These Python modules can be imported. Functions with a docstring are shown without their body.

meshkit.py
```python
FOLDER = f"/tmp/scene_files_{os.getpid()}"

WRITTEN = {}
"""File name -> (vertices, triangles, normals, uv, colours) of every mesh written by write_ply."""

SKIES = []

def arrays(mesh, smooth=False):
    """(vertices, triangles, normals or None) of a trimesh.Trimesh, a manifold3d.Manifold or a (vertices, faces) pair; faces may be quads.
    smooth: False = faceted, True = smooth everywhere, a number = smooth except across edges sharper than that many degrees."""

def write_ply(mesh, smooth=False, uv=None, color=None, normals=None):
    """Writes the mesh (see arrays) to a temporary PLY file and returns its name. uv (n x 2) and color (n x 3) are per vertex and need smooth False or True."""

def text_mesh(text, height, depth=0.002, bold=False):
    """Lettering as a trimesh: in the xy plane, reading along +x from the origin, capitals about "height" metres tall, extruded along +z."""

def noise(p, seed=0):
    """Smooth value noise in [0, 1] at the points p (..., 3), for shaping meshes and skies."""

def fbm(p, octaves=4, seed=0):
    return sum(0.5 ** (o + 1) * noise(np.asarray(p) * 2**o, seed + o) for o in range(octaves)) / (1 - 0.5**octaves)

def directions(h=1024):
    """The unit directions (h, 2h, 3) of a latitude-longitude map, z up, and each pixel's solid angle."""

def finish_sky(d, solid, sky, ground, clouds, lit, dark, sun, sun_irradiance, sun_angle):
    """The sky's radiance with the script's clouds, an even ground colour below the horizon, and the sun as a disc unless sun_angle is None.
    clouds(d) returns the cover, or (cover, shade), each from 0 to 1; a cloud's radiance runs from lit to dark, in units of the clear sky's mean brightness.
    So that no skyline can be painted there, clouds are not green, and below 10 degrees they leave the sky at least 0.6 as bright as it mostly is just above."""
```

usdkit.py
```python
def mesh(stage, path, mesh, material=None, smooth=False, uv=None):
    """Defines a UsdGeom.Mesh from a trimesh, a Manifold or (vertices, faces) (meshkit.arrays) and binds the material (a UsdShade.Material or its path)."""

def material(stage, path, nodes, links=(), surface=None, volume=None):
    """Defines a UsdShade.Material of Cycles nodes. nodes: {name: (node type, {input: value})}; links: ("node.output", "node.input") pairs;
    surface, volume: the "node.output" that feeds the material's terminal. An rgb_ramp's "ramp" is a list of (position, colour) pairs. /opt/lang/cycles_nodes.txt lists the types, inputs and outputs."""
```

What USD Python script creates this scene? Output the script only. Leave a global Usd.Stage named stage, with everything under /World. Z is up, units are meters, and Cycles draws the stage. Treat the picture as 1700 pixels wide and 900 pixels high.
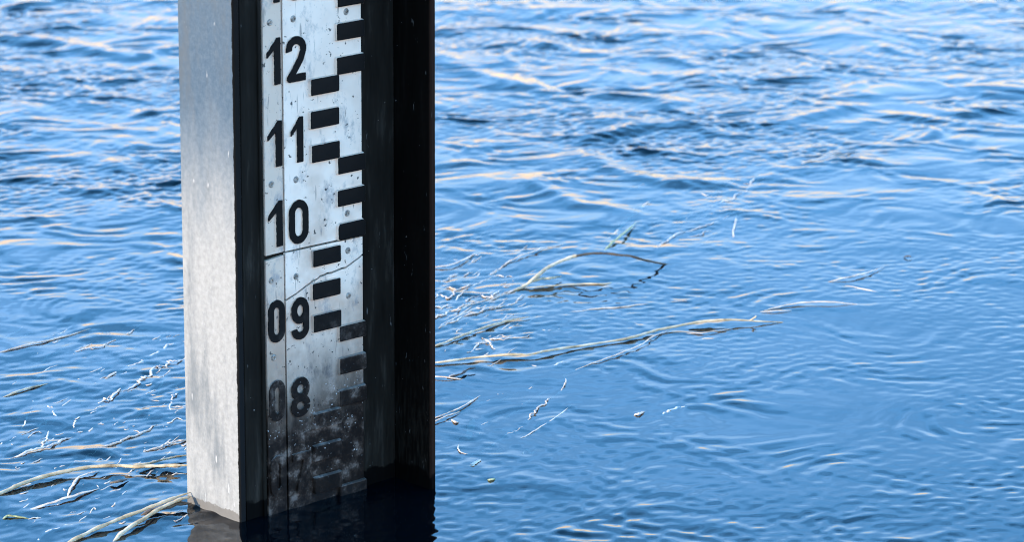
import math, numpy as np, trimesh, usdkit
from pxr import Usd, UsdGeom, UsdLux, UsdShade, Gf, Sdf, Vt
from shapely.geometry import Polygon, LineString, box as sbox
from shapely.ops import unary_union
from scipy.ndimage import map_coordinates

stage = Usd.Stage.CreateInMemory()
UsdGeom.SetStageUpAxis(stage, UsdGeom.Tokens.z)
UsdGeom.SetStageMetersPerUnit(stage, 1.0)
UsdGeom.Xform.Define(stage, '/World')
UsdGeom.Scope.Define(stage, '/World/Looks')

# ---------------------------------------------------------------- camera, sky, sun, exposure
CAM_H, PITCH, ROLL, FPX = 1.42, 0.266, 0.005, 6100.0
_c, _s = math.cos(PITCH), math.sin(PITCH)
_F = np.array([0, _c, -_s]); _R0 = np.array([1.0, 0, 0]); _U0 = np.array([0, _s, _c])
_R = math.cos(ROLL) * _R0 + math.sin(ROLL) * _U0
_U = -math.sin(ROLL) * _R0 + math.cos(ROLL) * _U0
EYE = np.array([0, 0, CAM_H])
EXPOSURE = 1.6
cam = UsdGeom.Camera.Define(stage, '/World/camera')
cam.CreateHorizontalApertureAttr(36.0)
cam.CreateVerticalApertureAttr(36.0 * 543 / 1024)
cam.CreateFocalLengthAttr(36.0 * FPX / 1700)
cam.CreateClippingRangeAttr(Gf.Vec2f(0.05, 2000))
cam.CreateFStopAttr(10.0)
cam.CreateFocusDistanceAttr(4.45)
cam.CreateExposureAttr(EXPOSURE)
M = Gf.Matrix4d(*_R, 0, *_U, 0, *(-_F), 0, *EYE, 1)
cam.AddTransformOp().Set(M)

SUN_DIR = np.array([-0.82, -0.44, 0.34]); SUN_DIR /= np.linalg.norm(SUN_DIR)
sun_el, sun_rot = math.asin(SUN_DIR[2]), math.atan2(SUN_DIR[0], SUN_DIR[1])
sky_mat = usdkit.material(stage, '/World/Looks/sky_air', {
    'sky': ('sky_texture', {'sky_type': 'single_scattering', 'sun_disc': False, 'sun_elevation': sun_el, 'sun_rotation': sun_rot,
                            'altitude': 100.0, 'air_density': 1.0, 'aerosol_density': 0.3, 'ozone_density': 3.0}),
    'hs': ('hsv', {'saturation': 1.4, 'value': 1.0, 'fac': 1.0}),
    'tc': ('texture_coordinate', {}),
    'sep': ('separate_xyz', {}),
    'map': ('mapping', {'scale': (2.2, 2.2, 7.0)}),
    'n': ('noise_texture', {'scale': 1.7, 'detail': 5.0, 'roughness': 0.55}),
    # a veil added to the sky to brighten the water, warm low, blue higher
    'glow': ('rgb_ramp', {'ramp': [(0.0, (0.98,) * 3), (0.07, (0.90,) * 3), (0.14, (0.70,) * 3), (0.20, (0.56,) * 3), (0.28, (0.54,) * 3), (0.45, (0.42,) * 3), (0.8, (0.05,) * 3), (1.0, (0.0,) * 3)]}),
    'tint': ('rgb_ramp', {'ramp': [(0.0, (0.40, 0.285, 0.20)), (0.10, (0.43, 0.325, 0.245)), (0.145, (0.37, 0.40, 0.45)), (0.19, (0.345, 0.53, 0.82)), (0.27, (0.255, 0.53, 0.97)), (0.36, (0.175, 0.51, 1.02)), (1.0, (0.175, 0.52, 1.05))]}),
    'tm': ('vector_math', {'math_type': 'scale', 'scale': 15.0}),
    'nm': ('map_range', {'range_type': 'linear', 'from_min': 0.30, 'from_max': 0.62, 'to_min': 0.45, 'to_max': 1.15, 'clamp': True}),
    'f': ('math', {'math_type': 'multiply', 'use_clamp': True}),
    'mx': ('mix', {}),
    'bg': ('background_shader', {'strength': 0.15}),
}, [('tc.generated', 'sep.vector'), ('tc.generated', 'map.vector'), ('map.vector', 'n.vector'), ('sep.z', 'glow.fac'), ('sep.z', 'tint.fac'), ('n.fac', 'nm.value'),
    ('glow.color', 'f.value1'), ('nm.result', 'f.value2'), ('f.value', 'mx.fac'), ('sky.color', 'hs.color'), ('hs.color', 'mx.color1'), ('tint.color', 'tm.vector1'), ('tm.vector', 'mx.color2'), ('mx.color', 'bg.color')],
    surface='bg.background')
dome = UsdLux.DomeLight.Define(stage, '/World/sky')
UsdShade.MaterialBindingAPI.Apply(dome.GetPrim()).Bind(sky_mat)
sun = UsdLux.DistantLight.Define(stage, '/World/sun')
sun.CreateIntensityAttr(0.75); sun.CreateAngleAttr(0.53); sun.CreateColorAttr(Gf.Vec3f(1.0, 0.82, 0.62))
sun.GetPrim().CreateAttribute('inputs:normalize', Sdf.ValueTypeNames.Bool).Set(True)
z_ = SUN_DIR; x_ = np.cross([0, 0, 1.0], z_); x_ /= np.linalg.norm(x_); y_ = np.cross(z_, x_)
sun.AddTransformOp().Set(Gf.Matrix4d(*x_, 0, *y_, 0, *z_, 0, 0, 0, 10, 1))

# ---------------------------------------------------------------- helpers
used = {}
def numbered(parent, name):
    k = used.get((parent, name), 0); used[(parent, name)] = k + 1
    return f'{parent}/{name}' if k == 0 else f'{parent}/{name}_{k:03d}'
def tag(prim, label=None, cat=None, group=None, kind=None):
    for k, v in (('label', label), ('category', cat), ('group', group), ('kind', kind)):
        if v: prim.SetCustomDataByKey(k, v)
    return prim
def obj(name, mesh, material, parent='/World', smooth=False, **kw):
    path = numbered(parent, name)
    prim = usdkit.mesh(stage, path, mesh, material, smooth=smooth).GetPrim()
    tag(prim, **kw)
    return path
def at(px, py, z=0.0):
    """The point at height z that the photograph shows at (px, py)."""
    d = _F + _R * (px - 850) / FPX - _U * (py - 450) / FPX
    return EYE + d * (z - CAM_H) / d[2]
tagged_sky = tag(dome.GetPrim(), kind='structure')

# ---------------------------------------------------------------- materials
def mat(name, nodes, links, surface='p.BSDF'):
    return usdkit.material(stage, '/World/Looks/' + name, nodes, links, surface=surface)

def mathn(t, a=None, b=None, clamp=False):
    d = {'math_type': t, 'use_clamp': clamp}
    if a is not None: d['value1'] = a
    if b is not None: d['value2'] = b
    return ('math', d)
def mr(a, b, c, d, smooth=True):
    return ('map_range', {'range_type': 'smoothstep' if smooth else 'linear', 'from_min': a, 'from_max': b, 'to_min': c, 'to_max': d, 'clamp': True})

def gauge_paint(name, black_at, base=(0.78, 0.60, 0.445)):
    """Off-white enamel, dirtied and overgrown towards the water; faces that stand further out than black_at carry black paint."""
    n = {
        'tc': ('texture_coordinate', {}), 's': ('separate_xyz', {}),
        # warm stains
        'n1': ('noise_texture', {'scale': 11.0, 'detail': 4.0, 'roughness': 0.6}), 'r1': mr(0.42, 0.66, 0.0, 0.75),
        'zw': mr(0.50, 0.30, 0.35, 1.0), 'r1z': mathn('multiply'),
        'c1': ('mix', {'color1': base, 'color2': (0.48, 0.315, 0.21)}),
        # grey scuffs
        'mp': ('mapping', {'scale': (1.0, 1.0, 0.55)}),
        'n2': ('noise_texture', {'scale': 42.0, 'detail': 6.0, 'roughness': 0.72}), 'r2': mr(0.52, 0.70, 0.0, 0.75),
        'c2': ('mix', {'color2': (0.25, 0.23, 0.21)}),
        # dark chips
        'n3': ('noise_texture', {'scale': 150.0, 'detail': 3.0, 'roughness': 0.6}), 'r3': mr(0.65, 0.69, 0.0, 0.95, False),
        'c3': ('mix', {'color2': (0.05, 0.042, 0.036)}),
        # hair scratches
        'mp4': ('mapping', {'rotation': (0.0, 0.5, 0.0), 'scale': (14.0, 14.0, 1.2)}),
        'n4': ('noise_texture', {'scale': 16.0, 'detail': 2.0}), 'r4': mr(0.665, 0.70, 0.0, 0.6, False),
        'c4': ('mix', {'color2': (0.12, 0.11, 0.10)}),
        # black paint on what stands proud
        'n5': ('noise_texture', {'scale': 220.0, 'detail': 3.0}), 'n5s': mathn('multiply', b=0.0013), 'yb': mathn('add'),
        'blk': mr(-black_at + 0.0002, -black_at - 0.0004, 0.0, 1.0, False),
        'c5': ('mix', {'color2': (0.0026, 0.0021, 0.0016)}),
        # growth near the water
        'mp6': ('mapping', {'scale': (1.5, 1.5, 0.6)}),
        'n6': ('noise_texture', {'scale': 17.0, 'detail': 6.0, 'roughness': 0.68}), 'n6s': mathn('multiply', b=0.10), 'zg': mathn('subtract'),
        'g': mr(0.21, 0.030, 0.0, 1.0), 'x0': mr(0.07, 0.20, 0.0, 0.018, False), 'zg2': mathn('subtract'),
        'c6': ('mix', {}),
        'n7': ('noise_texture', {'scale': 40.0, 'detail': 5.0, 'roughness': 0.7}),
        'gc': ('rgb_ramp', {'ramp': [(0.32, (0.003, 0.002, 0.0014)), (0.47, (0.008, 0.0048, 0.0032)), (0.55, (0.028, 0.0185, 0.013)), (0.68, (0.15, 0.115, 0.09))]}),
        # limy specks
        'v': ('voronoi_texture', {'scale': 210.0, 'randomness': 1.0, 'detail': 1.0}), 'vs': mr(0.26, 0.42, 1.0, 0.0, False),
        'n8': ('noise_texture', {'scale': 26.0, 'detail': 4.0, 'roughness': 0.75}), 'n8r': mr(0.51, 0.60, 0.0, 1.0, False), 'vz': mathn('multiply'), 'zlo': mr(0.028, 0.045, 0.0, 1.0, False), 'zhi': mr(0.17, 0.13, 0.0, 1.0, False),
        'vz2': mathn('multiply'), 'vz3': mathn('multiply'),
        'c7': ('mix', {'color2': (0.52, 0.49, 0.45)}),
        'geo': ('geometry', {}), 'gn': ('separate_xyz', {}), 'led': mr(0.5, 0.75, 0.0, 0.85, False), 'lz': mr(0.21, 0.16, 0.0, 1.0), 'lm': mathn('multiply'), 'ln': mr(0.42, 0.58, 0.35, 1.0), 'lm2': mathn('multiply'), 'cl': ('mix', {'color2': (0.26, 0.22, 0.18)}),  # upward-facing ledges turn paler low down
        'wet': mr(0.008, 0.02, 0.30, 0.0), 'c8': ('mix', {'color2': (0.006, 0.006, 0.006)}),
        'h': mathn('add'), 'b': ('bump', {'strength': 0.5, 'distance': 0.0012}),
        'ro': mr(0.0, 0.05, 0.25, 0.5),
        'p': ('principled_bsdf', {'roughness': 0.5, 'specular_ior_level': 0.1}),
    }
    L = [('tc.object', 's.vector'), ('tc.object', 'n1.vector'), ('n1.fac', 'r1.value'), ('s.z', 'zw.value'), ('r1.result', 'r1z.value1'), ('zw.result', 'r1z.value2'), ('r1z.value', 'c1.fac'),
         ('tc.object', 'mp.vector'), ('mp.vector', 'n2.vector'), ('n2.fac', 'r2.value'), ('r2.result', 'c2.fac'), ('c1.color', 'c2.color1'),
         ('tc.object', 'n3.vector'), ('n3.fac', 'r3.value'), ('r3.result', 'c3.fac'), ('c2.color', 'c3.color1'),
         ('tc.object', 'mp4.vector'), ('mp4.vector', 'n4.vector'), ('n4.fac', 'r4.value'), ('r4.result', 'c4.fac'), ('c3.color', 'c4.color1'),
         ('tc.object', 'n5.vector'), ('n5.fac', 'n5s.value1'), ('s.y', 'yb.value1'), ('n5s.value', 'yb.value2'), ('yb.value', 'blk.value'), ('blk.result', 'c5.fac'), ('c4.color', 'c5.color1'),
         ('tc.object', 'mp6.vector'), ('mp6.vector', 'n6.vector'), ('n6.fac', 'n6s.value1'), ('s.z', 'zg.value1'), ('n6s.value', 'zg.value2'), ('s.x', 'x0.value'), ('zg.value', 'zg2.value1'), ('x0.result', 'zg2.value2'), ('zg2.value', 'g.value'), ('g.result', 'c6.fac'), ('c5.color', 'c6.color1'),
         ('tc.object', 'n7.vector'), ('n7.fac', 'gc.fac'), ('gc.color', 'c6.color2'),
         ('tc.object', 'v.vector'), ('v.distance', 'vs.value'), ('tc.object', 'n8.vector'), ('n8.fac', 'n8r.value'), ('vs.result', 'vz.value1'), ('n8r.result', 'vz.value2'),
         ('s.z', 'zlo.value'), ('s.z', 'zhi.value'), ('vz.value', 'vz2.value1'), ('zlo.result', 'vz2.value2'), ('vz2.value', 'vz3.value1'), ('zhi.result', 'vz3.value2'), ('vz3.value', 'c7.fac'), ('c6.color', 'c7.color1'),
         ('s.z', 'wet.value'), ('wet.result', 'c8.fac'), ('geo.true_normal', 'gn.vector'), ('gn.z', 'led.value'), ('s.z', 'lz.value'), ('led.result', 'lm.value1'), ('lz.result', 'lm.value2'), ('n7.fac', 'ln.value'), ('lm.value', 'lm2.value1'), ('ln.result', 'lm2.value2'), ('lm2.value', 'cl.fac'), ('c7.color', 'cl.color1'), ('cl.color', 'c8.color1'), ('c8.color', 'p.base_color'),
         ('n2.fac', 'h.value1'), ('n7.fac', 'h.value2'), ('h.value', 'b.height'), ('b.normal', 'p.normal'), ('s.z', 'ro.value'), ('ro.result', 'p.roughness')]
    return mat(name, n, L)

plate_mat = gauge_paint('gauge_enamel', 1.0)
strip_mat = gauge_paint('gauge_strip_enamel', 1.0, (0.58, 0.425, 0.30))
bar_mat = gauge_paint('gauge_bar_paint', 0.0067)
digit_mat = gauge_paint('gauge_numeral_paint', 0.0045)

def dark_paint(name, rust=0.0, k=1.0):
    n = {
        'tc': ('texture_coordinate', {}), 's': ('separate_xyz', {}), 'mp': ('mapping', {'scale': (5.0, 5.0, 0.7)}),
        'n1': ('noise_texture', {'scale': 12.0, 'detail': 6.0, 'roughness': 0.65}),
        'c': ('rgb_ramp', {'ramp': [(0.3, (0.0022 * k, 0.0018 * k, 0.0013 * k)), (0.55, (0.0045 * k, 0.0037 * k, 0.0027 * k)), (0.75, (0.015 * k, 0.0125 * k, 0.0095 * k))]}),
        'n2': ('noise_texture', {'scale': 45.0, 'detail': 5.0, 'roughness': 0.7}), 'z': mr(0.22, 0.03, 0.0, 0.8), 'r2': mr(0.40, 0.7, 0.0, 1.0), 'f2': mathn('multiply'),
        'c2': ('mix', {'color2': (0.014, 0.012, 0.0085)}),
        'mp3': ('mapping', {'rotation': (0.0, 0.6, 0.35), 'scale': (7.0, 7.0, 1.5)}),
        'n3': ('noise_texture', {'scale': 24.0, 'detail': 3.0, 'roughness': 0.6}), 'r3': mr(0.69, 0.76, 0.0, 0.5, False), 'c3': ('mix', {'color2': (0.22, 0.21, 0.19)}),
        'n4': ('noise_texture', {'scale': 190.0, 'detail': 1.0}), 'r4': mr(0.79, 0.81, 0.0, 0.6, False), 'c4': ('mix', {'color2': (0.25, 0.24, 0.22)}),
        'yr': mr(-0.0595, -0.0625, 0.0, rust, False), 'c5': ('mix', {'color2': (0.022, 0.011, 0.007)}),
        'n9': ('noise_texture', {'scale': 55.0, 'detail': 3.0}), 'n9s': mathn('multiply', b=0.026), 'zw': mathn('subtract'), 'wet': mr(0.010, 0.006, 0.0, 0.93), 'c9': ('mix', {'color2': (0.0007, 0.0006, 0.0005)}),
        'b': ('bump', {'strength': 0.35, 'distance': 0.001}),
        'p': ('principled_bsdf', {'roughness': 0.65, 'specular_ior_level': 0.03}),
    }
    L = [('tc.object', 's.vector'), ('tc.object', 'mp.vector'), ('mp.vector', 'n1.vector'), ('n1.fac', 'c.fac'), ('mp.vector', 'n2.vector'), ('n2.fac', 'r2.value'), ('s.z', 'z.value'),
         ('r2.result', 'f2.value1'), ('z.result', 'f2.value2'), ('f2.value', 'c2.fac'), ('c.color', 'c2.color1'),
         ('tc.object', 'mp3.vector'), ('mp3.vector', 'n3.vector'), ('n3.fac', 'r3.value'), ('r3.result', 'c3.fac'), ('c2.color', 'c3.color1'),
         ('tc.object', 'n4.vector'), ('n4.fac', 'r4.value'), ('r4.result', 'c4.fac'), ('c3.color', 'c4.color1'),
         ('s.y', 'yr.value'), ('yr.result', 'c5.fac'), ('c4.color', 'c5.color1'), ('tc.object', 'n9.vector'), ('n9.fac', 'n9s.value1'), ('s.z', 'zw.value1'), ('n9s.value', 'zw.value2'), ('zw.value', 'wet.value'), ('wet.result', 'c9.fac'), ('c5.color', 'c9.color1'), ('c9.color', 'p.base_color'), ('n2.fac', 'b.height'), ('b.normal', 'p.normal')]
    return mat(name, n, L)
web_mat = dark_paint('black_steel_paint', 0.0, 2.6)
flange_mat = dark_paint('black_flange_paint', 0.8, 0.5)

galv_mat = mat('galvanised_steel', {
    'tc': ('texture_coordinate', {}), 's': ('separate_xyz', {}),
    'mp': ('mapping', {'scale': (1.0, 1.0, 0.28)}),
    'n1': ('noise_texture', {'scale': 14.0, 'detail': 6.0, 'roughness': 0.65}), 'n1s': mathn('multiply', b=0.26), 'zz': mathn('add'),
    'sunlit': mr(0.64, 0.40, 0.0, 1.0),  # shaded upper and sunlit lower steel, put into the colour by height
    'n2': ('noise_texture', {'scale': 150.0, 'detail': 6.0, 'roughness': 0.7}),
    'shade_c': ('rgb_ramp', {'ramp': [(0.25, (0.056, 0.088, 0.118)), (0.5, (0.076, 0.110, 0.142)), (0.75, (0.105, 0.138, 0.165))]}),
    'sun_c': ('rgb_ramp', {'ramp': [(0.25, (0.175, 0.178, 0.168)), (0.5, (0.225, 0.228, 0.217)), (0.75, (0.275, 0.277, 0.265))]}),
    'n2b': ('noise_texture', {'scale': 24.0, 'detail': 6.0, 'roughness': 0.7}), 'nav': ('mix', {'fac': 0.5}),
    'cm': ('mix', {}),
    'n5': ('noise_texture', {'scale': 19.0, 'detail': 7.0, 'roughness': 0.72}), 'r5': mr(0.46, 0.70, 0.0, 0.85), 'c5': ('mix', {'color2': (0.095, 0.108, 0.115)}),
    'n3': ('noise_texture', {'scale': 75.0, 'detail': 3.0, 'roughness': 0.6}), 'r3': mr(0.68, 0.73, 0.0, 0.8, False), 'c3': ('mix', {'color2': (0.40, 0.40, 0.39)}),
    # black paint lapping over the front edge
    'n4': ('noise_texture', {'scale': 48.0, 'detail': 7.0, 'roughness': 0.75}), 'n4s': mathn('multiply', b=0.007), 'ye': mathn('subtract'),
    'edge': mr(-0.0012, -0.0006, 1.0, 0.0, False), 'c4': ('mix', {'color2': (0.0042, 0.004, 0.0035)}),
    # wet line
    'n6': ('noise_texture', {'scale': 160.0, 'detail': 3.0}), 'n6s': mathn('multiply', b=0.010), 'zw': mathn('subtract'), 'w': mr(0.0055, 0.004, 0.0, 0.8, False), 'c6': ('mix', {'color2': (0.10, 0.092, 0.08)}),
    'b': ('bump', {'strength': 0.10, 'distance': 0.0008}), 'ro': mr(0.0, 1.0, 0.42, 0.8, False), 'me': mr(0.0, 1.0, 0.45, 0.0, False),
    'p': ('principled_bsdf', {'specular_ior_level': 0.12}),
}, [('tc.object', 's.vector'), ('tc.object', 'mp.vector'), ('mp.vector', 'n1.vector'), ('n1.fac', 'n1s.value1'), ('s.z', 'zz.value1'), ('n1s.value', 'zz.value2'), ('zz.value', 'sunlit.value'),
    ('tc.object', 'n2.vector'), ('mp.vector', 'n2b.vector'), ('n2.color', 'nav.color1'), ('n2b.color', 'nav.color2'), ('n2.fac', 'shade_c.fac'), ('n2.fac', 'sun_c.fac'),
    ('sunlit.result', 'cm.fac'), ('shade_c.color', 'cm.color1'), ('sun_c.color', 'cm.color2'),
    ('mp.vector', 'n5.vector'), ('n5.fac', 'r5.value'), ('r5.result', 'c5.fac'), ('cm.color', 'c5.color1'),
    ('mp.vector', 'n3.vector'), ('n3.fac', 'r3.value'), ('r3.result', 'c3.fac'), ('c5.color', 'c3.color1'),
    ('tc.object', 'n4.vector'), ('n4.fac', 'n4s.value1'), ('s.y', 'ye.value1'), ('n4s.value', 'ye.value2'), ('ye.value', 'edge.value'), ('edge.result', 'c4.fac'), ('c6.color', 'c4.color1'),
    ('tc.object', 'n6.vector'), ('n6.fac', 'n6s.value1'), ('s.z', 'zw.value1'), ('n6s.value', 'zw.value2'), ('zw.value', 'w.value'), ('w.result', 'c6.fac'), ('c3.color', 'c6.color1'),
    ('c4.color', 'p.base_color'), ('n2.fac', 'b.height'), ('b.normal', 'p.normal'), ('sunlit.result', 'ro.value'), ('ro.result', 'p.roughness'), ('sunlit.result', 'me.value'), ('me.result', 'p.metallic')])

screw_mat = mat('dirty_zinc_screw', {
    'tc': ('texture_coordinate', {}), 'n': ('noise_texture', {'scale': 300.0, 'detail': 3.0}),
    'c': ('rgb_ramp', {'ramp': [(0.30, (0.05, 0.04, 0.03)), (0.42, (0.22, 0.175, 0.13)), (0.66, (0.42, 0.34, 0.26))]}),
    'p': ('principled_bsdf', {'roughness': 0.5, 'metallic': 0.2})}, [('tc.object', 'n.vector'), ('n.fac', 'c.fac'), ('c.color', 'p.base_color')])
gap_mat = mat('grime_backing', {'p': ('principled_bsdf', {'base_color': (0.008, 0.007, 0.006), 'roughness': 0.8})}, [])

water_mat = mat('river_surface', {
    'fr': ('fresnel', {'IOR': 1.333}),
    't': ('transparent_bsdf', {'color': (0.62, 0.65, 0.62)}),
    'g': ('glossy_bsdf', {'color': (1.0, 1.0, 1.0), 'roughness': 0.03, 'distribution': 'ggx'}),
    'd': ('diffuse_bsdf', {'color': (0.030, 0.095, 0.165)}), 'td': ('mix_closure', {'fac': 0.006}),
    'm': ('mix_closure', {})}, [('fr.fac', 'm.fac'), ('t.BSDF', 'td.closure1'), ('d.BSDF', 'td.closure2'), ('td.closure', 'm.closure1'), ('g.BSDF', 'm.closure2')], surface='m.closure')
bed_mat = mat('river_bed_mud', {
    'g': ('geometry', {}), 'n': ('noise_texture', {'scale': 5.0, 'detail': 6.0, 'roughness': 0.6}),
    'c': ('rgb_ramp', {'ramp': [(0.35, (0.004, 0.005, 0.005)), (0.65, (0.012, 0.013, 0.011))]}),
    'p': ('principled_bsdf', {'roughness': 0.9})}, [('g.position', 'n.vector'), ('n.fac', 'c.fac'), ('c.color', 'p.base_color')])

def straw(name, a, b, tr=0.15):
    return mat(name, {
        'tc': ('texture_coordinate', {}), 'n': ('noise_texture', {'scale': 38.0, 'detail': 5.0, 'roughness': 0.65}),
        'c': ('rgb_ramp', {'ramp': [(0.30, tuple(0.35 * v for v in a)), (0.42, a), (0.65, b)]}),
        'p': ('principled_bsdf', {'roughness': 0.55}), 't': ('translucent_bsdf', {}), 'm': ('mix_closure', {'fac': tr})},
        [('tc.object', 'n.vector'), ('n.fac', 'c.fac'), ('c.color', 'p.base_color'), ('c.color', 't.color'), ('p.BSDF', 'm.closure1'), ('t.BSDF', 'm.closure2')], surface='m.closure')
STRAW = straw('dry_straw', (0.52, 0.37, 0.19), (0.82, 0.66, 0.43))
PALE = straw('bleached_stem', (0.74, 0.56, 0.40), (0.95, 0.82, 0.66), 0.3)
GREEN = straw('yellow_green_blade', (0.40, 0.42, 0.20), (0.62, 0.60, 0.36), 0.3)
BROWN = straw('wet_brown_leaf', (0.05, 0.035, 0.02), (0.16, 0.11, 0.065), 0.1)
FOAM = straw('bleached_thread', (0.78, 0.64, 0.52), (0.95, 0.86, 0.74), 0.3)

# ---------------------------------------------------------------- the staff gauge on its steel post
AX, AY, YAW = -0.317, 4.082, 0.813
POST = '/World/water_level_gauge'
used[('/World', 'water_level_gauge')] = 1
px_ = UsdGeom.Xform.Define(stage, POST)
px_.AddTranslateOp().Set(Gf.Vec3d(AX, AY, 0)); px_.AddRotateZOp().Set(90 - math.degrees(YAW))
tag(px_.GetPrim(), 'black and white staff gauge on steel post standing in the blue river', 'water gauge')
def post_pt(x, y, z=0):
    return np.array([AX + x * math.sin(YAW) - y * math.cos(YAW), AY + x * math.cos(YAW) + y * math.sin(YAW), z])

def bevel_box(x0, x1, y0, y1, z0, z1, r=0.0012):
    p = []
    for sx, x in ((1, x0), (-1, x1)):
        for sy, y in ((1, y0), (-1, y1)):
            for sz, z in ((1, z0), (-1, z1)):
                p += [(x + sx * r, y + sy * r, z), (x + sx * r, y, z + sz * r), (x, y + sy * r, z + sz * r)]
    return trimesh.convex.convex_hull(np.array(p))
ZB, ZT = -0.62, 0.98
UB, WF, VL = 0.244, 0.0635, 0.101
obj('side_flange', bevel_box(0.0, 0.009, 0.0, VL, ZB, ZT), galv_mat, POST, label='pale galvanised steel side face, sunlit tone painted in towards the water')
obj('web', bevel_box(0.0093, UB - 0.0003, 0.0008, 0.0100, ZB, ZT), web_mat, POST, label='black painted steel face that carries the gauge plates')
obj('front_flange', bevel_box(UB, UB + 0.008, -WF, 0.0100, ZB, ZT, 0.0015), flange_mat, POST, label='black steel flange standing forward on the right')
obj('edge_lip', bevel_box(0.0345, 0.0395, -0.0022, 0.0006, ZB, ZT, 0.0008), web_mat, POST, label='thin black lip along the left side of the plates')

PF = -0.0038                                                      # front of the plates
def slab(poly, y0, y1):
    """A polygon in (across, up) extruded between two depths."""
    m = trimesh.creation.extrude_polygon(poly, abs(y1 - y0), engine='earcut')
    v = m.vertices.copy()
    m.vertices = np.c_[v[:, 0], max(y0, y1) - v[:, 2], v[:, 1]]
    m.invert() if m.volume < 0 else None
    return m
rng = np.random.default_rng(4)
def ragged(pts, amp=0.0006, step=0.006):
    out = []
    for (a, b) in zip(pts[:-1], pts[1:]):
        a, b = np.array(a), np.array(b); n = max(1, int(np.hypot(*(b - a)) / step))
        for k in range(n): out.append(a + (b - a) * k / n + (rng.normal(0, amp, 2) if k else 0))
    out.append(np.array(pts[-1]))
    return [tuple(p) for p in out]
PLB = -0.10
crack = [(0.0698, 0.2585), (0.086, 0.2635), (0.1058, 0.2718), (0.129, 0.2785), (0.150, 0.2805), (0.1665, 0.283), (0.1750, 0.2865), (0.1886, 0.2925)]
cr_ = ragged(crack, 0.0005, 0.005)
up = [(x, z + 0.0012) for x, z in cr_]; dn = [(x, z - 0.0012) for x, z in cr_]
plates = [
    (Polygon([(0.0405, 0.3175), (0.0671, 0.3180), (0.0671, 0.80), (0.0405, 0.80)]), 'narrow upper strip of white enamel with the tens figures'),
    (Polygon([(0.0700, 0.3178), (0.1882, 0.3175), (0.1882, 0.80), (0.0696, 0.80)]), 'upper white enamel plate'),
    (Polygon([(0.0405, PLB), (0.0684, PLB), (0.0672, 0.3138), (0.0405, 0.3112)]), 'narrow lower strip of white enamel, stained dark near the water'),
    (Polygon(up + [(0.1886, 0.3148), (0.0698, 0.3155)]), 'broken off upper piece of the lower plate above the crack'),
    (Polygon(dn[::-1] + [(0.0712, PLB), (0.1886, PLB)]), 'lower white enamel plate below the crack, overgrown near the water'),
]
pp = [obj('gauge_plate', slab(p, PF, 0.0004), strip_mat if 'narrow' in l else plate_mat, POST, label=l) for p, l in plates]

def on_plate(u, z):
    if u < 0.0688: return pp[0] if z > 0.315 else pp[2]
    if z > 0.316: return pp[1]
    return pp[3] if z > np.interp(u, [c[0] for c in crack], [c[1] for c in crack]) else pp[4]

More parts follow.
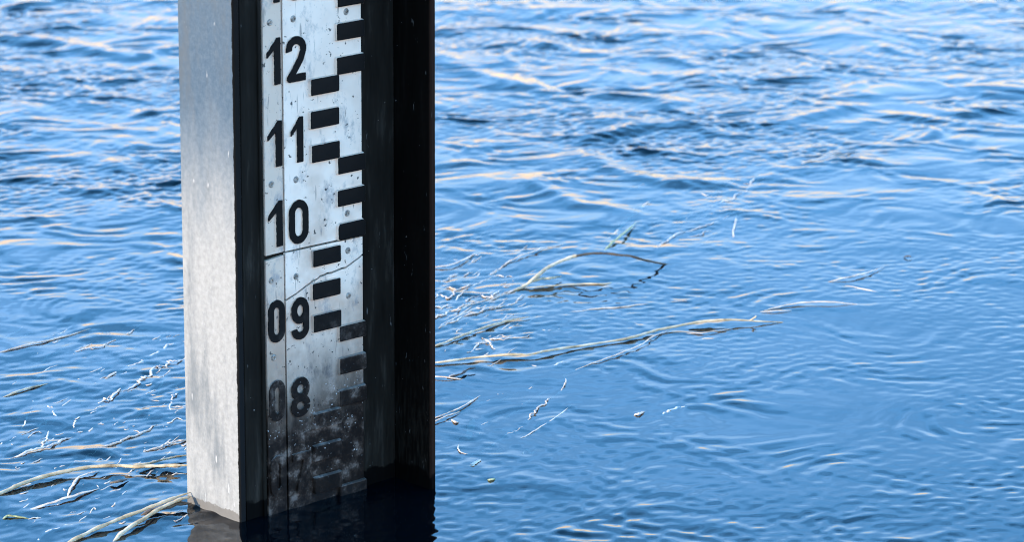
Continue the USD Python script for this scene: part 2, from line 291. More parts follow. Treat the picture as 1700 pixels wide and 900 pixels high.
def bar(u0, u1, z0, z1, y1=-0.0084, rr=0.0016):
    b = sbox(u0, z0, u1, z1)
    o = b.buffer(0.0007, join_style=2).buffer(-rr).buffer(rr, 4)
    i = b.buffer(-0.0003).buffer(-rr).buffer(rr, 4)
    P = [(x, PF + 0.0004, z) for x, z in o.exterior.coords] + [(x, y1 + 0.0007, z) for x, z in b.buffer(-rr).buffer(rr, 4).exterior.coords] + [(x, y1, z) for x, z in i.buffer(-0.0006).exterior.coords]
    return trimesh.convex.convex_hull(np.array(P))
LB = [(0.657, 0.637), (0.517, 0.4975), (0.478, 0.4575), (0.4375, 0.417), (0.3125, 0.2925), (0.272, 0.252), (0.232, 0.2115), (0.112, 0.0925), (0.072, 0.0525), (0.032, 0.012)]
RB = [(0.617, 0.597), (0.577, 0.557), (0.5375, 0.517), (0.417, 0.397), (0.377, 0.3575), (0.337, 0.317), (0.211, 0.1925), (0.172, 0.152), (0.132, 0.112), (0.012, -0.008)]
for k, (z1, z0) in enumerate(LB):
    du, dz = rng.normal(0, 0.0007, 2)
    obj('graduation_bar', bar(0.1085 + du, 0.1512 + du * .6, z0 + dz, z1 + dz), bar_mat, on_plate(0.13, (z0 + z1) / 2), smooth=40)
for k, (z1, z0) in enumerate(RB):
    du, dz = rng.normal(0, 0.0006, 2)
    obj('graduation_bar', bar(0.1485 + du, 0.1903, z0 + dz, z1 + dz, rr=0.004 if abs(z1 - .337) < .001 else 0.0016), bar_mat, on_plate(0.17, (z0 + z1) / 2), smooth=40)

def arc(cx, cz, rx, rz, a0, a1, n=14):
    return [(cx + rx * math.cos(math.radians(a)), cz + rz * math.sin(math.radians(a))) for a in np.linspace(a0, a1, n)]
T = 0.0048
def numeral(ch, w, h):
    c = w / 2; rx = c - T
    st = lambda pts: LineString(pts).buffer(T, 6, cap_style=2, join_style=1)
    if ch == '1':
        g = Polygon([(w, 0), (w, h), (w - 0.0065, h), (0.0, h * .70), (0.0, h * .565), (w - 2.15 * T, h * .735), (w - 2.15 * T, 0)])
    elif ch == '0':
        g = st(arc(c, h - T - rx * 1.15, rx, rx * 1.15, 0, 180) + arc(c, T + rx * 1.15, rx, rx * 1.15, 180, 360) + [(w - T, h - T - rx * 1.15)])
    elif ch == '2':
        g = st(arc(c, h * .72, rx, h * .28 - T, 195, -25, 20) + [(w - T - .0035, h * .50), (T + .0012, T), (w - 0.001, T)])
    elif ch == '9':
        rz = h * .26 - T * .4
        g = unary_union([st(arc(c, h - T - rz, rx, rz, 0, 360, 28)), st([(w - T, h - T - rz), (w - T, h * .26)] + arc(c, h * .26, rx, h * .26 - T, 0, -180, 16))])
    elif ch == '8':
        rz = h * .23 - T * .3
        g = unary_union([st(arc(c, h - T - rz, rx * .92, rz, 0, 360, 28)), st(arc(c, h * .285, rx, h * .285 - T, 0, 360, 28))])
    elif ch == '3':
        g = unary_union([st(arc(c, h * .29, rx, h * .29 - T, 80, -170, 20)), st([(T * .5, h - T), (w - T, h - T), (c, h * .58)])])
    elif ch == '7':
        g = st([(0, h - T), (w - T, h - T), (w * .35, 0)])
    return g.buffer(-0.0012).buffer(0.0012, 4)
def put(ch, u0, u1, z0, z1):
    g = numeral(ch, u1 - u0, z1 - z0)
    from shapely.affinity import translate
    g = translate(g, u0, z0).simplify(0.0002)
    lo = slab(g, PF + 0.0004, -0.0055)
    hi = slab(g.buffer(-0.0006), -0.0052, -0.0061)
    obj('numeral', trimesh.util.concatenate([lo, hi]), digit_mat, on_plate((u0 + u1) / 2, (z0 + z1) / 2))
put('1', 0.0438, 0.0650, 0.6135, 0.669); put('3', 0.0735, 0.1035, 0.6125, 0.667)
put('1', 0.0438, 0.0650, 0.5178, 0.5732); put('2', 0.0725, 0.1035, 0.5172, 0.5712)
put('1', 0.0433, 0.0657, 0.4211, 0.476); put('1', 0.0782, 0.0978, 0.4211, 0.4755)
put('1', 0.0430, 0.0654, 0.3255, 0.381); put('0', 0.0742, 0.1045, 0.3235, 0.377)
put('0', 0.0408, 0.0672, 0.2105, 0.2625); put('9', 0.0760, 0.1038, 0.2070, 0.2592)
put('0', 0.0408, 0.0660, 0.1140, 0.1650); put('8', 0.0738, 0.1043, 0.1120, 0.1615)
put('0', 0.0420, 0.0665, 0.0200, 0.0720); put('7', 0.0760, 0.1040, 0.0170, 0.0680)

def screw(u, z):
    prof = np.array([(0.0, 0.0001), (0.0013, 0.0001), (0.0018, 0.0013), (0.0026, 0.0014), (0.0034, 0.0009), (0.0043, -0.0001)])
    m = trimesh.creation.revolve(prof, sections=20)
    v = m.vertices; m.vertices = np.c_[u + v[:, 0], PF - v[:, 2] + 0.0001, z + v[:, 1]]
    if m.volume < 0: m.invert()
    obj('screw', m, screw_mat, on_plate(u, z), smooth=30)
for u, z in [(0.0506, 0.5916), (0.0501, 0.4014), (0.0483, 0.2865), (0.0504, 0.1926), (0.0855, 0.5912), (0.0873, 0.401), (0.0857, 0.2846),
             (0.1657, 0.589), (0.1653, 0.3472), (0.1658, 0.3016), (0.1662, 0.2461)]:
    screw(u, z)

# ---------------------------------------------------------------- river
RES, N = 0.0025, 2048
kx = np.fft.fftfreq(N, RES)[None, :]; ky = np.fft.fftfreq(N, RES)[:, None]
kk = np.hypot(kx, ky) + 1e-9; kth = np.arctan2(ky, kx)
def field(l0, l1, seed, direction=None, spread=1.0, slope=-1.5):
    """Random waves with lengths from l0 to l1 metres, rms 1."""
    r = np.random.default_rng(seed)
    k0, k1 = 1 / l1, 1 / l0
    a = np.where((kk > k0) & (kk < k1), kk ** slope, 0.0) * np.clip((kk - k0) / (0.25 * k0), 0, 1) * np.clip((k1 - kk) / (0.3 * k1), 0, 1)
    if direction is not None:
        d = np.cos(kth - direction); a = a * (np.abs(d) ** spread)
    w = np.fft.ifft2(a * np.exp(2j * np.pi * r.random((N, N)))).real
    return w / w.std()
def sample(f, X, Y):
    return map_coordinates(f, [Y / RES % N, X / RES % N], order=1, mode='grid-wrap')
def gauss(X, Y, px, py, sx, sy):
    c = at(px, py); return np.exp(-((X - c[0]) / sx) ** 2 - ((Y - c[1]) / sy) ** 2)

F_SWELL = field(0.16, 0.6, 11, math.pi * .45, 1.0)
F_CHOP = field(0.030, 0.24, 12, math.pi * .5, 0.35, -2.3)
F_MID = field(0.013, 0.085, 13, math.pi * .55, 0.4, -2.3)
F_FINE = field(0.012, 0.034, 14, math.pi * .58, 0.6)
F_MASK = field(0.25, 1.2, 15)
F_MASK2 = field(0.12, 0.4, 16)
def ridge(X, Y, pts, w, h):
    P = np.array([at(*p)[:2] for p in pts]); d2 = np.full(X.shape, 9.0); side = np.zeros(X.shape)
    for a, b in zip(P[:-1], P[1:]):
        ab = b - a; t = np.clip(((X - a[0]) * ab[0] + (Y - a[1]) * ab[1]) / (ab @ ab), 0, 1)
        dx, dy = X - a[0] - t * ab[0], Y - a[1] - t * ab[1]; q = dx * dx + dy * dy
        d2 = np.minimum(d2, q)
    return h * np.exp(-d2 / (2 * w * w))
def waves(X, Y):
    m1, m2 = sample(F_MASK, X, Y), sample(F_MASK2, X + 1.3, Y + .7)
    wx, wy = 0.02 * m2, 0.02 * sample(F_MASK2, X + 2.1, Y + 3.3)
    far = np.clip((Y - 4.95) / 0.9, 0, 1)
    rough = 0.20 + 0.80 * far * (0.75 + 0.25 * np.tanh(m1))
    calm = 1 - 0.85 * gauss(X, Y, 1500, 480, .50, .75) - 0.45 * gauss(X, Y, 1560, 20, .30, .45)
    left = gauss(X, Y, 120, 730, .30, .40)
    amp = np.clip(rough * calm + 0.25 * left, 0.03, 1.2)
    chop = sample(F_CHOP, X + wx, Y + wy)
    chop = chop + 0.28 * chop ** 2 - 0.28
    mid = sample(F_MID, X + wx, Y + wy)
    fine = sample(F_FINE, X, Y)
    h = 0.00122 * amp * chop + 0.00052 * (0.30 + 0.75 * amp) * mid * np.clip(1 + .5 * m2, .3, 2)
    h += 0.00017 * (0.5 + 0.8 * amp) * fine * np.clip(1 + .6 * m1, .2, 2)
    h += 0.00055 * (0.5 + 0.6 * far) * sample(F_SWELL, X, Y)
    # rings thrown by the post
    c = at(640, 1010); d = np.hypot(X - c[0], Y - c[1]) + 0.016 * m2
    ang = np.arctan2(Y - c[1], X - c[0])
    win = np.exp(-((d - 0.36) / 0.17) ** 2) * np.exp(-((ang - 0.85) / 0.45) ** 2)
    h += 0.00036 * win * (1 + .5 * m2) * np.sin(2 * np.pi * d / 0.036 + 1.5 * m1)
    c = post_pt(0.16, 0.0); d = np.hypot(X - c[0], Y - c[1]) + 0.012 * m2
    win2 = np.exp(-((d - 0.22) / 0.16) ** 2)
    h += 0.00013 * win2 * np.sin(2 * np.pi * d / 0.024 + m1)
    # ridges of the current
    h += ridge(X, Y, [(980, 232), (1060, 211), (1200, 204), (1300, 203), (1411, 177)], 0.020, 0.0044)
    h += ridge(X, Y, [(985, 262), (1010, 280), (1100, 302), (1200, 304)], 0.018, 0.0038)
    h += ridge(X, Y, [(720, 90), (790, 122), (860, 140), (930, 160)], 0.022, 0.0048)
    h += ridge(X, Y, [(1600, 190), (1650, 182), (1720, 172)], 0.018, 0.0044)
    h += ridge(X, Y, [(1480, 190), (1560, 200), (1700, 215)], 0.016, 0.0032)
    h += ridge(X, Y, [(880, 300), (960, 340), (1010, 345)], 0.016, 0.0036)
    h += ridge(X, Y, [(0, 60), (120, 75), (220, 95), (290, 80)], 0.022, 0.0048)
    h += ridge(X, Y, [(0, 115), (60, 132), (140, 150)], 0.020, 0.0040)
    # calm lee at the post foot
    near = post_pt(0.12, -0.09); lee = np.exp(-(((X - near[0]) / .16) ** 2 + ((Y - near[1]) / .12) ** 2))
    h *= 1 - 0.45 * lee
    out = np.clip(np.maximum(np.abs(X) - 3.0, np.maximum(Y - 11, 1 - Y)) / 4, 0, 1)
    return h * (1 - out)
def axis(lo, hi, step, grow=1.12, far=420):
    a = list(np.arange(lo, hi, step)); s = step; l = [a[0]]
    while l[-1] > -far: s = min(s * grow, 60); l.append(l[-1] - s)
    s = step; r = [a[-1]]
    while r[-1] < far: s = min(s * grow, 60); r.append(r[-1] + s)
    return np.array(l[:0:-1] + a + r[1:])
xs, ys = axis(-1.12, 1.12, 0.0030), axis(3.82, 7.45, 0.0048)
X, Y = np.meshgrid(xs, ys)
Z = waves(X, Y)
nx, ny = len(xs), len(ys)
idx = np.arange(nx * ny).reshape(ny, nx)
quads = np.stack([idx[:-1, :-1], idx[:-1, 1:], idx[1:, 1:], idx[1:, :-1]], -1).reshape(-1, 4)
obj('river_water', (np.c_[X.ravel(), Y.ravel(), Z.ravel()], quads), water_mat, smooth=True, kind='structure')
bx_, by_ = np.meshgrid(axis(-3, 3, .1, 1.3), axis(1, 11, .1, 1.3))
bz = -0.42 + 0.05 * sample(F_MASK, bx_ * .6, by_ * .6)
bi = np.arange(bx_.size).reshape(bx_.shape)
bq = np.stack([bi[:-1, :-1], bi[:-1, 1:], bi[1:, 1:], bi[1:, :-1]], -1).reshape(-1, 4)
obj('river_bed', (np.c_[bx_.ravel(), by_.ravel(), bz.ravel()], bq), bed_mat, smooth=True, kind='structure')
def wave_at(p): return float(waves(np.array([[p[0]]]), np.array([[p[1]]]))[0, 0])

# ---------------------------------------------------------------- drifting stems and weed
def spline(P, n):
    P = np.array(P, float)
    if len(P) == 2: P = np.array([P[0], (P[0] + P[1]) / 2, P[1]])
    Q = np.vstack([2 * P[0] - P[1], P, 2 * P[-1] - P[-2]]); out = []
    for i in range(1, len(Q) - 2):
        t = np.linspace(0, 1, n, endpoint=False)[:, None]
        a, b, c, d = Q[i - 1], Q[i], Q[i + 1], Q[i + 2]
        out.append(0.5 * (2 * b + (c - a) * t + (2 * a - 5 * b + 4 * c - d) * t ** 2 + (3 * b - a - 3 * c + d) * t ** 3))
    return np.vstack(out + [P[-1:]])
def tube(C, R, flat=1.0, sides=8):
    """A tapering stem along C; flat < 1 squashes it vertically."""
    d = np.gradient(C, axis=0); d /= np.linalg.norm(d, axis=1)[:, None] + 1e-12
    s = np.cross(d, [0, 0, 1.0]); s /= np.linalg.norm(s, axis=1)[:, None] + 1e-12
    u = np.cross(s, d)
    a = np.linspace(0, 2 * np.pi, sides, endpoint=False)
    V = (C[:, None] + R[:, None, None] * (np.cos(a)[None, :, None] * s[:, None] + flat * np.sin(a)[None, :, None] * u[:, None])).reshape(-1, 3)
    n = len(C); f = []
    for i in range(n - 1):
        for j in range(sides):
            k = (j + 1) % sides
            f += [(i * sides + j, i * sides + k, (i + 1) * sides + k), (i * sides + j, (i + 1) * sides + k, (i + 1) * sides + j)]
    V = np.vstack([V, C[0], C[-1]])
    for j in range(sides):
        k = (j + 1) % sides
        f += [(n * sides, k, j), (n * sides + 1, (n - 1) * sides + j, (n - 1) * sides + k)]
    return trimesh.Trimesh(V, f, process=False)
def stem(pts, r, seed=0, wig=0.0, flat=0.8, taper=(0.35, 0.25), n=10, ride=0.0, knots=0.12):
    """pts: (px, py, height above the still water); ride adds the local wave height so that the stem floats."""
    rg = np.random.default_rng(seed)
    knots, wig = max(knots, .2), max(wig, .0007)
    C = spline([at(*p) for p in pts], n)
    m = len(C); t = np.linspace(0, 1, m)
    if wig:
        for ax, s in ((0, 1.0), (1, 2.0), (2, 0.35)):
            w = np.convolve(rg.normal(0, 1, m + 8), np.ones(4) / 4, 'same')[4:4 + m]
            C[:, ax] += w * wig * s * np.sin(np.pi * np.clip(t * 1.0, 0, 1)) ** .3
    if ride:
        C[:, 2] += ride * waves(C[:, 0], C[:, 1])
    R = 0.8 * r * np.minimum(1, np.minimum(taper[0] + t / .18, taper[1] + (1 - t) / .25)) * (1 + knots * np.convolve(rg.normal(0, 1, m), np.ones(3) / 3, 'same'))
    return tube(C, np.maximum(R, r * .12), flat)
def drift(name, label, cat, material, parts, group=None):
    if name == "weed_strand":
        parts = [(nm, dict(kw, flat=.35, pts=[(u, v, z - .0008) for u, v, z in kw["pts"]])) for nm, kw in parts]
    """parts: (name, stem args) - the first is the main piece; more than one makes an Xform."""
    if len(parts) == 1:
        return obj(name, stem(**parts[0][1]), material, smooth=True, label=label, cat=cat, group=group)
    path = numbered('/World', name)
    x = UsdGeom.Xform.Define(stage, path); tag(x.GetPrim(), label, cat, group)
    base = at(*parts[0][1]['pts'][0][:2]); x.AddTranslateOp().Set(Gf.Vec3d(*map(float, base)))
    for nm, kw in parts:
        m = stem(**kw); m.vertices = m.vertices - base
        obj(nm, m, kw_mat.get(nm, material), path, smooth=True)
kw_mat = {}
def S(pts, r, **kw): return dict(pts=pts, r=r, **kw)
a = 0.0015
# right of the post
kw_mat['brown_tip'] = BROWN; kw_mat['root'] = PALE
drift('bent_reed', 'straw reed bent into an arch above the water right of the gauge', 'reed', STRAW, [
    ('stalk', S([(850, 484, .000), (872, 474, .003), (886, 463, .010), (915, 441, .019), (945, 428, .025), (962, 424, .027)], .0031, seed=1, flat=.9, taper=(.5, .9), n=8)),
    ('root', S([(715, 552, -.002), (745, 534, .000), (785, 514, -.001), (825, 494, .000), (858, 480, .001)], .0016, seed=301, wig=.0015, taper=(.3, .9))),
    ('root', S([(740, 520, -.002), (790, 503, .000), (835, 487, .000), (866, 477, .001)], .0013, seed=302, wig=.002, taper=(.3, .9))),
    ('brown_tip', S([(956, 425, .0268), (985, 421, .028), (1020, 422, .027), (1050, 426, .023), (1080, 434, .012), (1100, 438, .003), (1122, 440, -.004)], .0024, seed=4, flat=.9, taper=(.95, .2), n=8)),
    ('side_shoot', S([(884, 468, .006), (898, 463, .007), (912, 462, .007), (932, 459, .004)], .0026, seed=2)),
    ('side_shoot', S([(872, 478, .002), (920, 474, .002), (965, 471, .001), (1005, 471, .000), (1030, 466, -.003)], .0016, seed=3, ride=.6))])
drift('long_reed', 'long straw reed floating from the post towards the right, lower of two', 'reed', STRAW, [
    ('stalk', S([(700, 604, .002), (745, 600, .003), (790, 593, .004), (845, 590, .005), (880, 589, .004), (905, 583, .005), (960, 575, .003), (1040, 562, .003), (1100, 546, .004), (1160, 535, .006), (1210, 531, .007), (1255, 533, .004), (1300, 535, .000)], .0026, seed=5, ride=.5, n=8)),
    ('side_shoot', S([(1243, 533, .004), (1252, 528, .009), (1256, 524, .011)], .0016, seed=6))])
drift('pale_branch', 'pale forked twig under the long reed, trailing down to the right of the gauge', 'twig', PALE, [
    ('twig', S([(935, 624, -.002), (965, 611, .000), (1000, 598, .002), (1040, 583, .003), (1065, 572, .003), (1085, 558, .003), (1112, 548, .000)], 0.00124, seed=7, ride=.5)),
    ('tail', S([(938, 622, -.001), (936, 640, .001), (925, 655, -.002), (905, 668, .001), (890, 682, .002), (880, 692, .001), (860, 712, -.004)], 0.00112, seed=8, wig=.003, ride=.6))])
drift('straw_blade', 'slim curved straw blade floating beyond the end of the long reed', 'blade', PALE, [
    ('blade', S([(1262, 518, .000), (1300, 508, .002), (1340, 502, .004), (1380, 502, .004), (1425, 506, .000)], 0.00130, wig=.0008, seed=9, ride=.5)),
    ('side_shoot', S([(1264, 518, .001), (1290, 516, .002), (1314, 515, .001)], 0.00099, wig=.0008, seed=10, ride=.5))])
drift('straw_blade', 'short wide pale blade in the calm water at far right', 'blade', PALE, [('b', S([(1375, 468, .000), (1400, 462, .003), (1430, 455, .004), (1468, 443, .001)], 0.00186, wig=.0008, seed=11, flat=.5, ride=.6))])
drift('twig_bit', 'tiny dark twig end poking out of the calm water at far right', 'twig', BROWN, [('b', S([(1500, 427, .000), (1508, 425, .003), (1514, 427, .001)], .0013, seed=12))])
drift('straw_blade', 'short thin pale blade just below the long reed', 'blade', PALE, [('b', S([(1140, 554, .000), (1175, 551, .002), (1212, 546, .001)], 0.00093, wig=.0008, seed=13, ride=.6))])
drift('dark_tipped_stem', 'thin straw stem with a dark tip between the arched and the long reed', 'stem', STRAW, [
    ('stalk', S([(712, 578, .000), (740, 568, .002), (770, 556, .003), (800, 545, .003), (845, 533, .002), (880, 526, .003)], .0022, seed=14, ride=.6))])
drift('pale_thread', 'faint pale thread continuing the dark tipped stem to the right', 'weed', PALE, [('b', S([(938, 521, -.001), (985, 514, .000), (1040, 508, .0005), (1090, 504, -.001), (1140, 500, .000)], .0016, seed=15, wig=.001, ride=.9))])
drift('dark_twig', 'short dark twig lying near the post below the long reed', 'twig', BROWN, [
    ('twig', S([(742, 629, .000), (765, 621, .003), (778, 613, .005), (790, 611, .004)], .0022, seed=16)),])
drift('straw_blade', 'straw blade touching the post just under the dark twig', 'blade', PALE, [('b', S([(700, 624, .001), (735, 626, .003), (768, 630, .000)], 0.00118, seed=17, ride=.5))])
drift('straw_blade', 'upper of two parallel blades slanting away from the post low on the right', 'blade', PALE, [('b', S([(712, 697, .000), (745, 685, .002), (775, 671, .002), (797, 657, .000)], 0.00118, wig=.0008, seed=18, ride=.6))])
drift('straw_blade', 'lower of two parallel blades slanting away from the post low on the right', 'blade', PALE, [('b', S([(710, 704, .001), (735, 694, .003), (764, 683, .001)], 0.00149, wig=.0008, seed=19, flat=.5, ride=.6))])
drift('green_blade', 'small yellow green blade standing up just behind the arched reed', 'blade', GREEN, [('b', S([(1003, 416, .000), (1018, 402, .003), (1035, 388, .005), (1056, 370, .002)], .0026, seed=20, flat=.5))])
drift('weed_strand', 'crinkled white weed strand rising behind the tip of the arched reed', 'weed', FOAM, [
    ('strand', S([(1090, 414, .000), (1100, 402, .002), (1125, 388, .002), (1150, 381, .001), (1175, 372, .002), (1195, 366, .000)], 0.00143, seed=21, wig=0.0032, ride=.4)),
    ('strand', S([(1140, 393, .000), (1165, 388, .001), (1185, 383, .000)], 0.00110, seed=22, wig=0.0024, ride=.4))])
drift('weed_strand', 'upright short white weed strand in the calm water behind the reeds', 'weed', FOAM, [('b', S([(1218, 395, .000), (1217, 385, .002), (1221, 372, .002), (1222, 355, .000)], 0.00132, seed=23, wig=0.0016, ride=.4))])
drift('weed_strand', 'long broken white weed strand farthest back on the right', 'weed', FOAM, [
    ('strand', S([(1175, 350, .000), (1195, 335, .001), (1215, 329, .002), (1240, 312, .000), (1250, 298, .001), (1268, 290, -.001)], 0.00143, seed=24, wig=0.0032, ride=.4)),
    ('strand', S([(1180, 338, .000), (1200, 348, .001), (1214, 354, .000)], 0.00132, seed=25, wig=0.0024, ride=.4))])
drift('straw_blade', 'soft pale blade floating far back at the upper right', 'blade', PALE, [('b', S([(1330, 272, .000), (1360, 263, .003), (1385, 257, .003), (1420, 252, .000)], 0.00198, wig=.0008, seed=26, flat=.5, ride=.8))])
drift('straw_blade', 'pale blade touching the right edge of the post above the arched reed', 'blade', PALE, [('b', S([(712, 444, .001), (745, 440, .003), (770, 431, .003), (793, 419, .000)], 0.00198, wig=.0008, seed=27, flat=.5, ride=.6))])
drift('straw_blade', 'soft pale blade floating above the root of the arched reed', 'blade', PALE, [('b', S([(828, 448, .000), (845, 434, .002), (875, 421, .003), (905, 411, .003), (935, 405, .000)], 0.00186, seed=28, wig=.002, flat=.5, ride=.8))])
tang = [[(716, 532), (745, 520), (765, 508), (790, 500)], [(718, 516), (735, 507), (756, 497), (768, 487)], [(728, 545), (760, 530), (800, 515), (850, 503), (872, 488)],
        [(716, 500), (730, 488), (748, 494), (762, 478)], [(740, 478), (760, 480), (785, 470)], [(775, 585), (800, 572), (815, 568), (822, 580)],
        [(800, 560), (830, 565), (880, 556)], [(775, 500), (795, 490), (815, 494), (832, 482)]]
path = numbered('/World', 'weed_tangle'); x = UsdGeom.Xform.Define(stage, path)
tag(x.GetPrim(), 'tangle of crinkled pale weed washed against the right edge of the post', 'weed')
b0 = at(720, 520); x.AddTranslateOp().Set(Gf.Vec3d(*map(float, b0)))
for i, q in enumerate(tang):
    m = stem([(u, v, .0008) for u, v in q], .0014, seed=40 + i, wig=.005, ride=.9); m.vertices = m.vertices - b0
    obj('strand', m, FOAM if i % 2 else PALE, path, smooth=True)
drift('pale_thread', 'faint pinkish thread drifting midway between the two long reeds', 'weed', PALE, [('b', S([(1000, 508, -.002), (1045, 534, -.001), (1070, 540, -.001), (1110, 541, -.003)], .0014, seed=60, wig=.001, ride=.9))])
drift('sunken_leaf', 'pale sunken leaf glimmering in the water right of the post foot', 'leaf', PALE, [('b', S([(778, 730, -.012), (779, 718, -.007), (783, 708, -.003), (786, 696, -.008)], .0060, seed=61, flat=.25))])
drift('weed_strand', 'crooked pinkish weed strand low on the right beside the post foot', 'weed', PALE, [
    ('strand', S([(762, 738, .000), (764, 750, .002), (775, 755, .001), (795, 752, -.002), (825, 733, -.003), (850, 718, .000), (868, 708, .001)], 0.00121, seed=62, wig=0.0024, ride=.4))])
drift('leaf_scrap', 'pinkish leaf scrap afloat just below the crooked weed strand', 'leaf', PALE, [('b', S([(779, 776, .000), (786, 771, .002), (798, 763, .000)], .0034, seed=63, flat=.4, wig=.001))])
drift('leaf_scrap', 'small yellowish leaf scrap afloat nearest the camera right of the post', 'leaf', GREEN, [('b', S([(808, 799, .000), (816, 797, .002), (825, 796, .000)], .0026, seed=64, flat=.5))])
drift('leaf_scrap', 'tiny pale leaf scrap alone in the open water at centre right', 'leaf', PALE, [('b', S([(1053, 690, .000), (1061, 687, .002), (1070, 684, .000)], .0020, seed=65, flat=.6))])
drift('leaf_scrap', 'tiny reddish leaf scrap near the upper of the two parallel blades', 'leaf', PALE, [('b', S([(750, 697, .000), (756, 701, .002), (761, 702, .000)], .0022, seed=66, flat=.5))])
drift('pale_thread', 'thin pale thread slanting off from the short wide blade at far right', 'weed', PALE, [('b', S([(1395, 473, -.001), (1430, 479, .000), (1470, 490, -.001), (1520, 503, -.002)], .0013, seed=67, ride=.9))])
# faint sunken threads
SUNK = [([(10, 700), (50, 690), (95, 668), (120, 655)], 'faint sunken thread above the looped strand at far left'), ([(150, 640), (185, 625), (225, 600)], 'faint sunken thread rising from the lumpy white strand on the left'), ([(20, 812), (70, 800), (120, 770), (150, 760)], 'faint sunken thread crossing under the thick reed at the left edge'), ([(225, 690), (255, 683), (290, 700)], 'faint crooked thread just left of the post edge'), ([(60, 900), (90, 880), (140, 870)], 'faint sunken thread at the bottom beside the caught reeds'), ([(170, 820), (215, 812), (262, 806)], 'faint sunken thread between thick reed and caught reeds'), ([(0, 740), (30, 725), (48, 728)], 'faint short thread at the extreme left beside the loop'), ([(120, 720), (150, 715), (185, 700), (215, 690)], 'faint sunken thread under the lumpy white strand'), ([(200, 615), (235, 600), (270, 580), (300, 565)], 'faint thread reaching towards the post above the lumpy strand'), ([(245, 660), (262, 650), (280, 620)], 'faint steep thread between lumpy strand and post'), ([(725, 470), (760, 455), (800, 448)], 'faint sunken thread beside the post above the weed tangle'), ([(730, 590), (780, 580), (830, 583)], 'faint sunken thread just above the long reed near the post'), ([(860, 600), (900, 610), (950, 596)], 'faint thread below the middle of the long reed'), ([(880, 545), (930, 550), (1000, 538)], 'faint thread above the middle of the long reed'), ([(1100, 690), (1115, 680), (1140, 676)], 'faint reddish thread alone in open water right of centre'), ([(1130, 560), (1180, 563), (1240, 555)], 'faint thread under the far end of the long reed'), ([(770, 655), (800, 668), (850, 660)], 'faint thread above the two parallel blades by the post'), ([(1010, 395), (1060, 350), (1085, 330)], 'faint slanting thread behind the small green blade')]
for i, (q, lab) in enumerate(SUNK):
    obj('sunken_thread', stem([(u, v, -.0012) for u, v in q], .0019 + .0004 * (i % 3), seed=200 + i, wig=.0035, ride=.3, flat=.5), PALE if i % 2 else FOAM, smooth=True, label=lab, cat='weed')
# fine shreds of weed that nobody could count
rf = np.random.default_rng(77); shreds = []
for (x0, x1, y0, y1, n) in ((0, 305, 560, 880, 230), (718, 860, 430, 560, 80), (720, 900, 560, 760, 26), (1000, 1260, 290, 420, 18)):
    for _ in range(n):
        u, v = rf.uniform(x0, x1), rf.uniform(y0, y1); L = rf.uniform(12, 36) * (1 + 1.5 * rf.random() ** 3); sl = rf.uniform(-.75, -.1)
        q = [(u + L * t, v + L * t * sl + rf.normal(0, 2.0), rf.uniform(-.0026, .0003)) for t in (0, .33, .66, 1)]
        shreds.append(stem(q, rf.uniform(.0006, .0016), seed=int(rf.integers(1 << 30)), wig=.002, ride=.4, flat=.5, n=4))
obj('weed_shreds', trimesh.util.concatenate(shreds), PALE, smooth=True, label='fine pale shreds of weed drifting on both sides of the gauge', cat='weed', kind='stuff')
# left of the post
drift('thick_reed', 'thick straw reed lying across the water to the left side of the post', 'reed', STRAW, [
    ('stalk', S([(-25, 832, .000), (25, 809, .003), (65, 794, .005), (125, 780, .007), (175, 774, .008), (230, 775, .006), (275, 774, .006), (316, 773, .006)], .0037, seed=70, n=10, taper=(.5, .5))),
    ('side_shoot', S([(215, 775, .006), (250, 769, .006), (285, 760, .005), (314, 756, .005)], .0024, seed=71))])
drift('forked_leaf', 'wide forked pale leaf drifting just under the thick reed on the left', 'leaf', PALE, [
    ('blade', S([(35, 853, -.002), (65, 842, .001), (95, 831, .003), (125, 823, .003), (165, 812, .000)], .0034, seed=72, flat=.25, wig=.0008, ride=.6)),
    ('side_shoot', S([(112, 826, .001), (120, 808, .003), (132, 794, .003), (150, 786, .003), (165, 783, .001)], .0022, seed=73, flat=.3, wig=.001, ride=.6))])
drift('caught_reed', 'upper of two straw reeds caught on the foot of the post at lower left', 'reed', STRAW, [
    ('stalk', S([(95, 912, -.001), (140, 888, .003), (190, 866, .006), (240, 846, .010), (280, 831, .013), (316, 818, .014)], .0030, seed=74))])
drift('caught_reed', 'lower of two straw reeds caught on the foot of the post at lower left', 'reed', STRAW, [
    ('stalk', S([(186, 902, -.001), (205, 884, .003), (235, 864, .006), (270, 843, .009), (300, 830, .011), (318, 825, .011)], .0034, seed=75))])
drift('brown_leaf', 'dark wet leaf wedged between the two caught reeds at the post', 'leaf', BROWN, [('b', S([(235, 856, .003), (262, 846, .005), (290, 838, .006), (318, 836, .006)], .0058, seed=76, flat=.5))])
drift('brown_leaf', 'small brown leaf floating below the thick reed on the left', 'leaf', BROWN, [('b', S([(182, 803, .002), (195, 800, .004), (213, 796, .002)], .0036, seed=77, flat=.5))])
drift('weed_strand', 'lumpy white strand of weed and glints running down from the left edge of the post', 'weed', FOAM, [  # pale weed that also stands in for glints on the ripples
    ('strand', S([(318, 588, .000), (300, 597, .002), (275, 603, .002), (255, 612, .001), (245, 625, .001), (233, 630, .002), (225, 640, .002), (205, 650, .001)], 0.00198, seed=80, wig=0.0048, ride=.4)),
    ('strand', S([(200, 640, .000), (188, 655, .002), (172, 668, .001), (160, 672, .000)], 0.00165, seed=81, wig=0.0056, ride=.4)),
    ('strand', S([(140, 690, .000), (125, 700, .001), (130, 712, .000)], 0.00143, seed=82, wig=0.0040, ride=.4))])
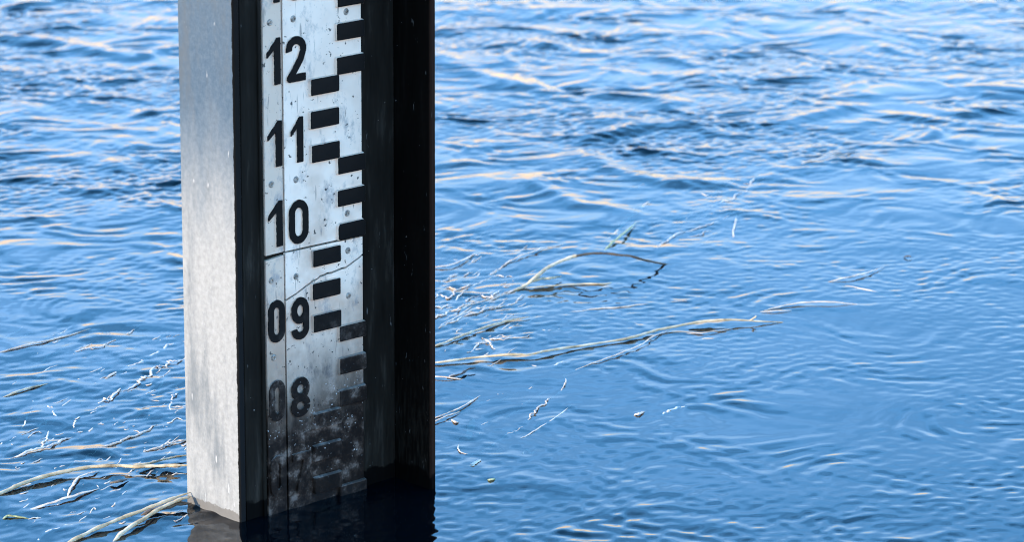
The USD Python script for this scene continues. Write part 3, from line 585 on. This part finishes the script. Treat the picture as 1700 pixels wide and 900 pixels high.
drift('weed_strand', 'looped white strand of weed and glints in the ripples at the far left', 'weed', FOAM, [  # broken loop, partly weed, partly ripple glints given a shape
    ('strand', S([(36, 722, -.001), (41, 700, .0006), (52, 685, .0004), (64, 678, -.001)], .0013, seed=83, wig=.004, ride=.4)),
    ('strand', S([(66, 676, -.0006), (84, 676, .0008), (91, 688, .0004), (86, 704, -.001)], .0015, seed=183, wig=.004, ride=.4)),
    ('strand', S([(83, 712, -.0008), (75, 734, .0006), (60, 752, .0004), (52, 764, -.001)], .0013, seed=283, wig=.005, ride=.4)),
    ('strand', S([(44, 770, -.0006), (30, 780, .0005), (16, 790, -.001)], .0013, seed=383, wig=.004, ride=.4))])
drift('weed_strand', 'crinkled pale strand behind the lumpy white one on the left', 'weed', PALE, [
    ('strand', S([(110, 586, -.001), (140, 580, .002), (165, 576, .002), (195, 562, .001), (215, 552, .001), (232, 540, -.001)], .0011, seed=84, wig=0.0032, ride=.4))])
drift('weed_strand', 'short crooked pale strand hanging close to the left edge of the post', 'weed', FOAM, [  # weed shape that doubles as a glint beside the post
    ('strand', S([(292, 640, .000), (294, 655, .001), (284, 668, .001), (283, 683, .000)], 0.00132, seed=85, wig=0.0040, ride=.4))])
drift('pale_thread', 'straight pale thread on the calm water high on the left', 'weed', PALE, [('b', S([(-10, 588, .000), (45, 574, .002), (95, 561, .001), (150, 546, .000)], .0017, seed=86, wig=.001, ride=.8))])
drift('pale_thread', 'tawny thread crossing the ripples below the straight one on the left', 'weed', STRAW, [('b', S([(5, 660, .000), (40, 647, .002), (80, 638, .000)], .0018, seed=87, ride=.8))])
drift('pale_thread', 'pale thread just above the thick reed on the left', 'weed', FOAM, [('b', S([(15, 762, .000), (60, 748, .002), (95, 735, .001), (120, 725, .000)], .0020, seed=88, wig=.003, ride=.9))])
drift('pale_thread', 'pale thread slanting under the lumpy white strand', 'weed', PALE, [('b', S([(165, 745, .000), (200, 733, .001), (240, 715, .001), (262, 705, .000)], .0018, seed=89, wig=.003, ride=.9))])
drift('pale_thread', 'pale thread touching the left edge of the post above the thick reed', 'weed', PALE, [('b', S([(238, 750, .000), (270, 738, .002), (300, 731, .002), (315, 728, .001)], .0020, seed=90, wig=.002, ride=.9))])
drift('green_blade', 'short greenish blade at the bottom left below the wide forked leaf', 'blade', GREEN, [('b', S([(5, 862, .000), (18, 857, .002), (48, 862, .000)], .0018, seed=91))])
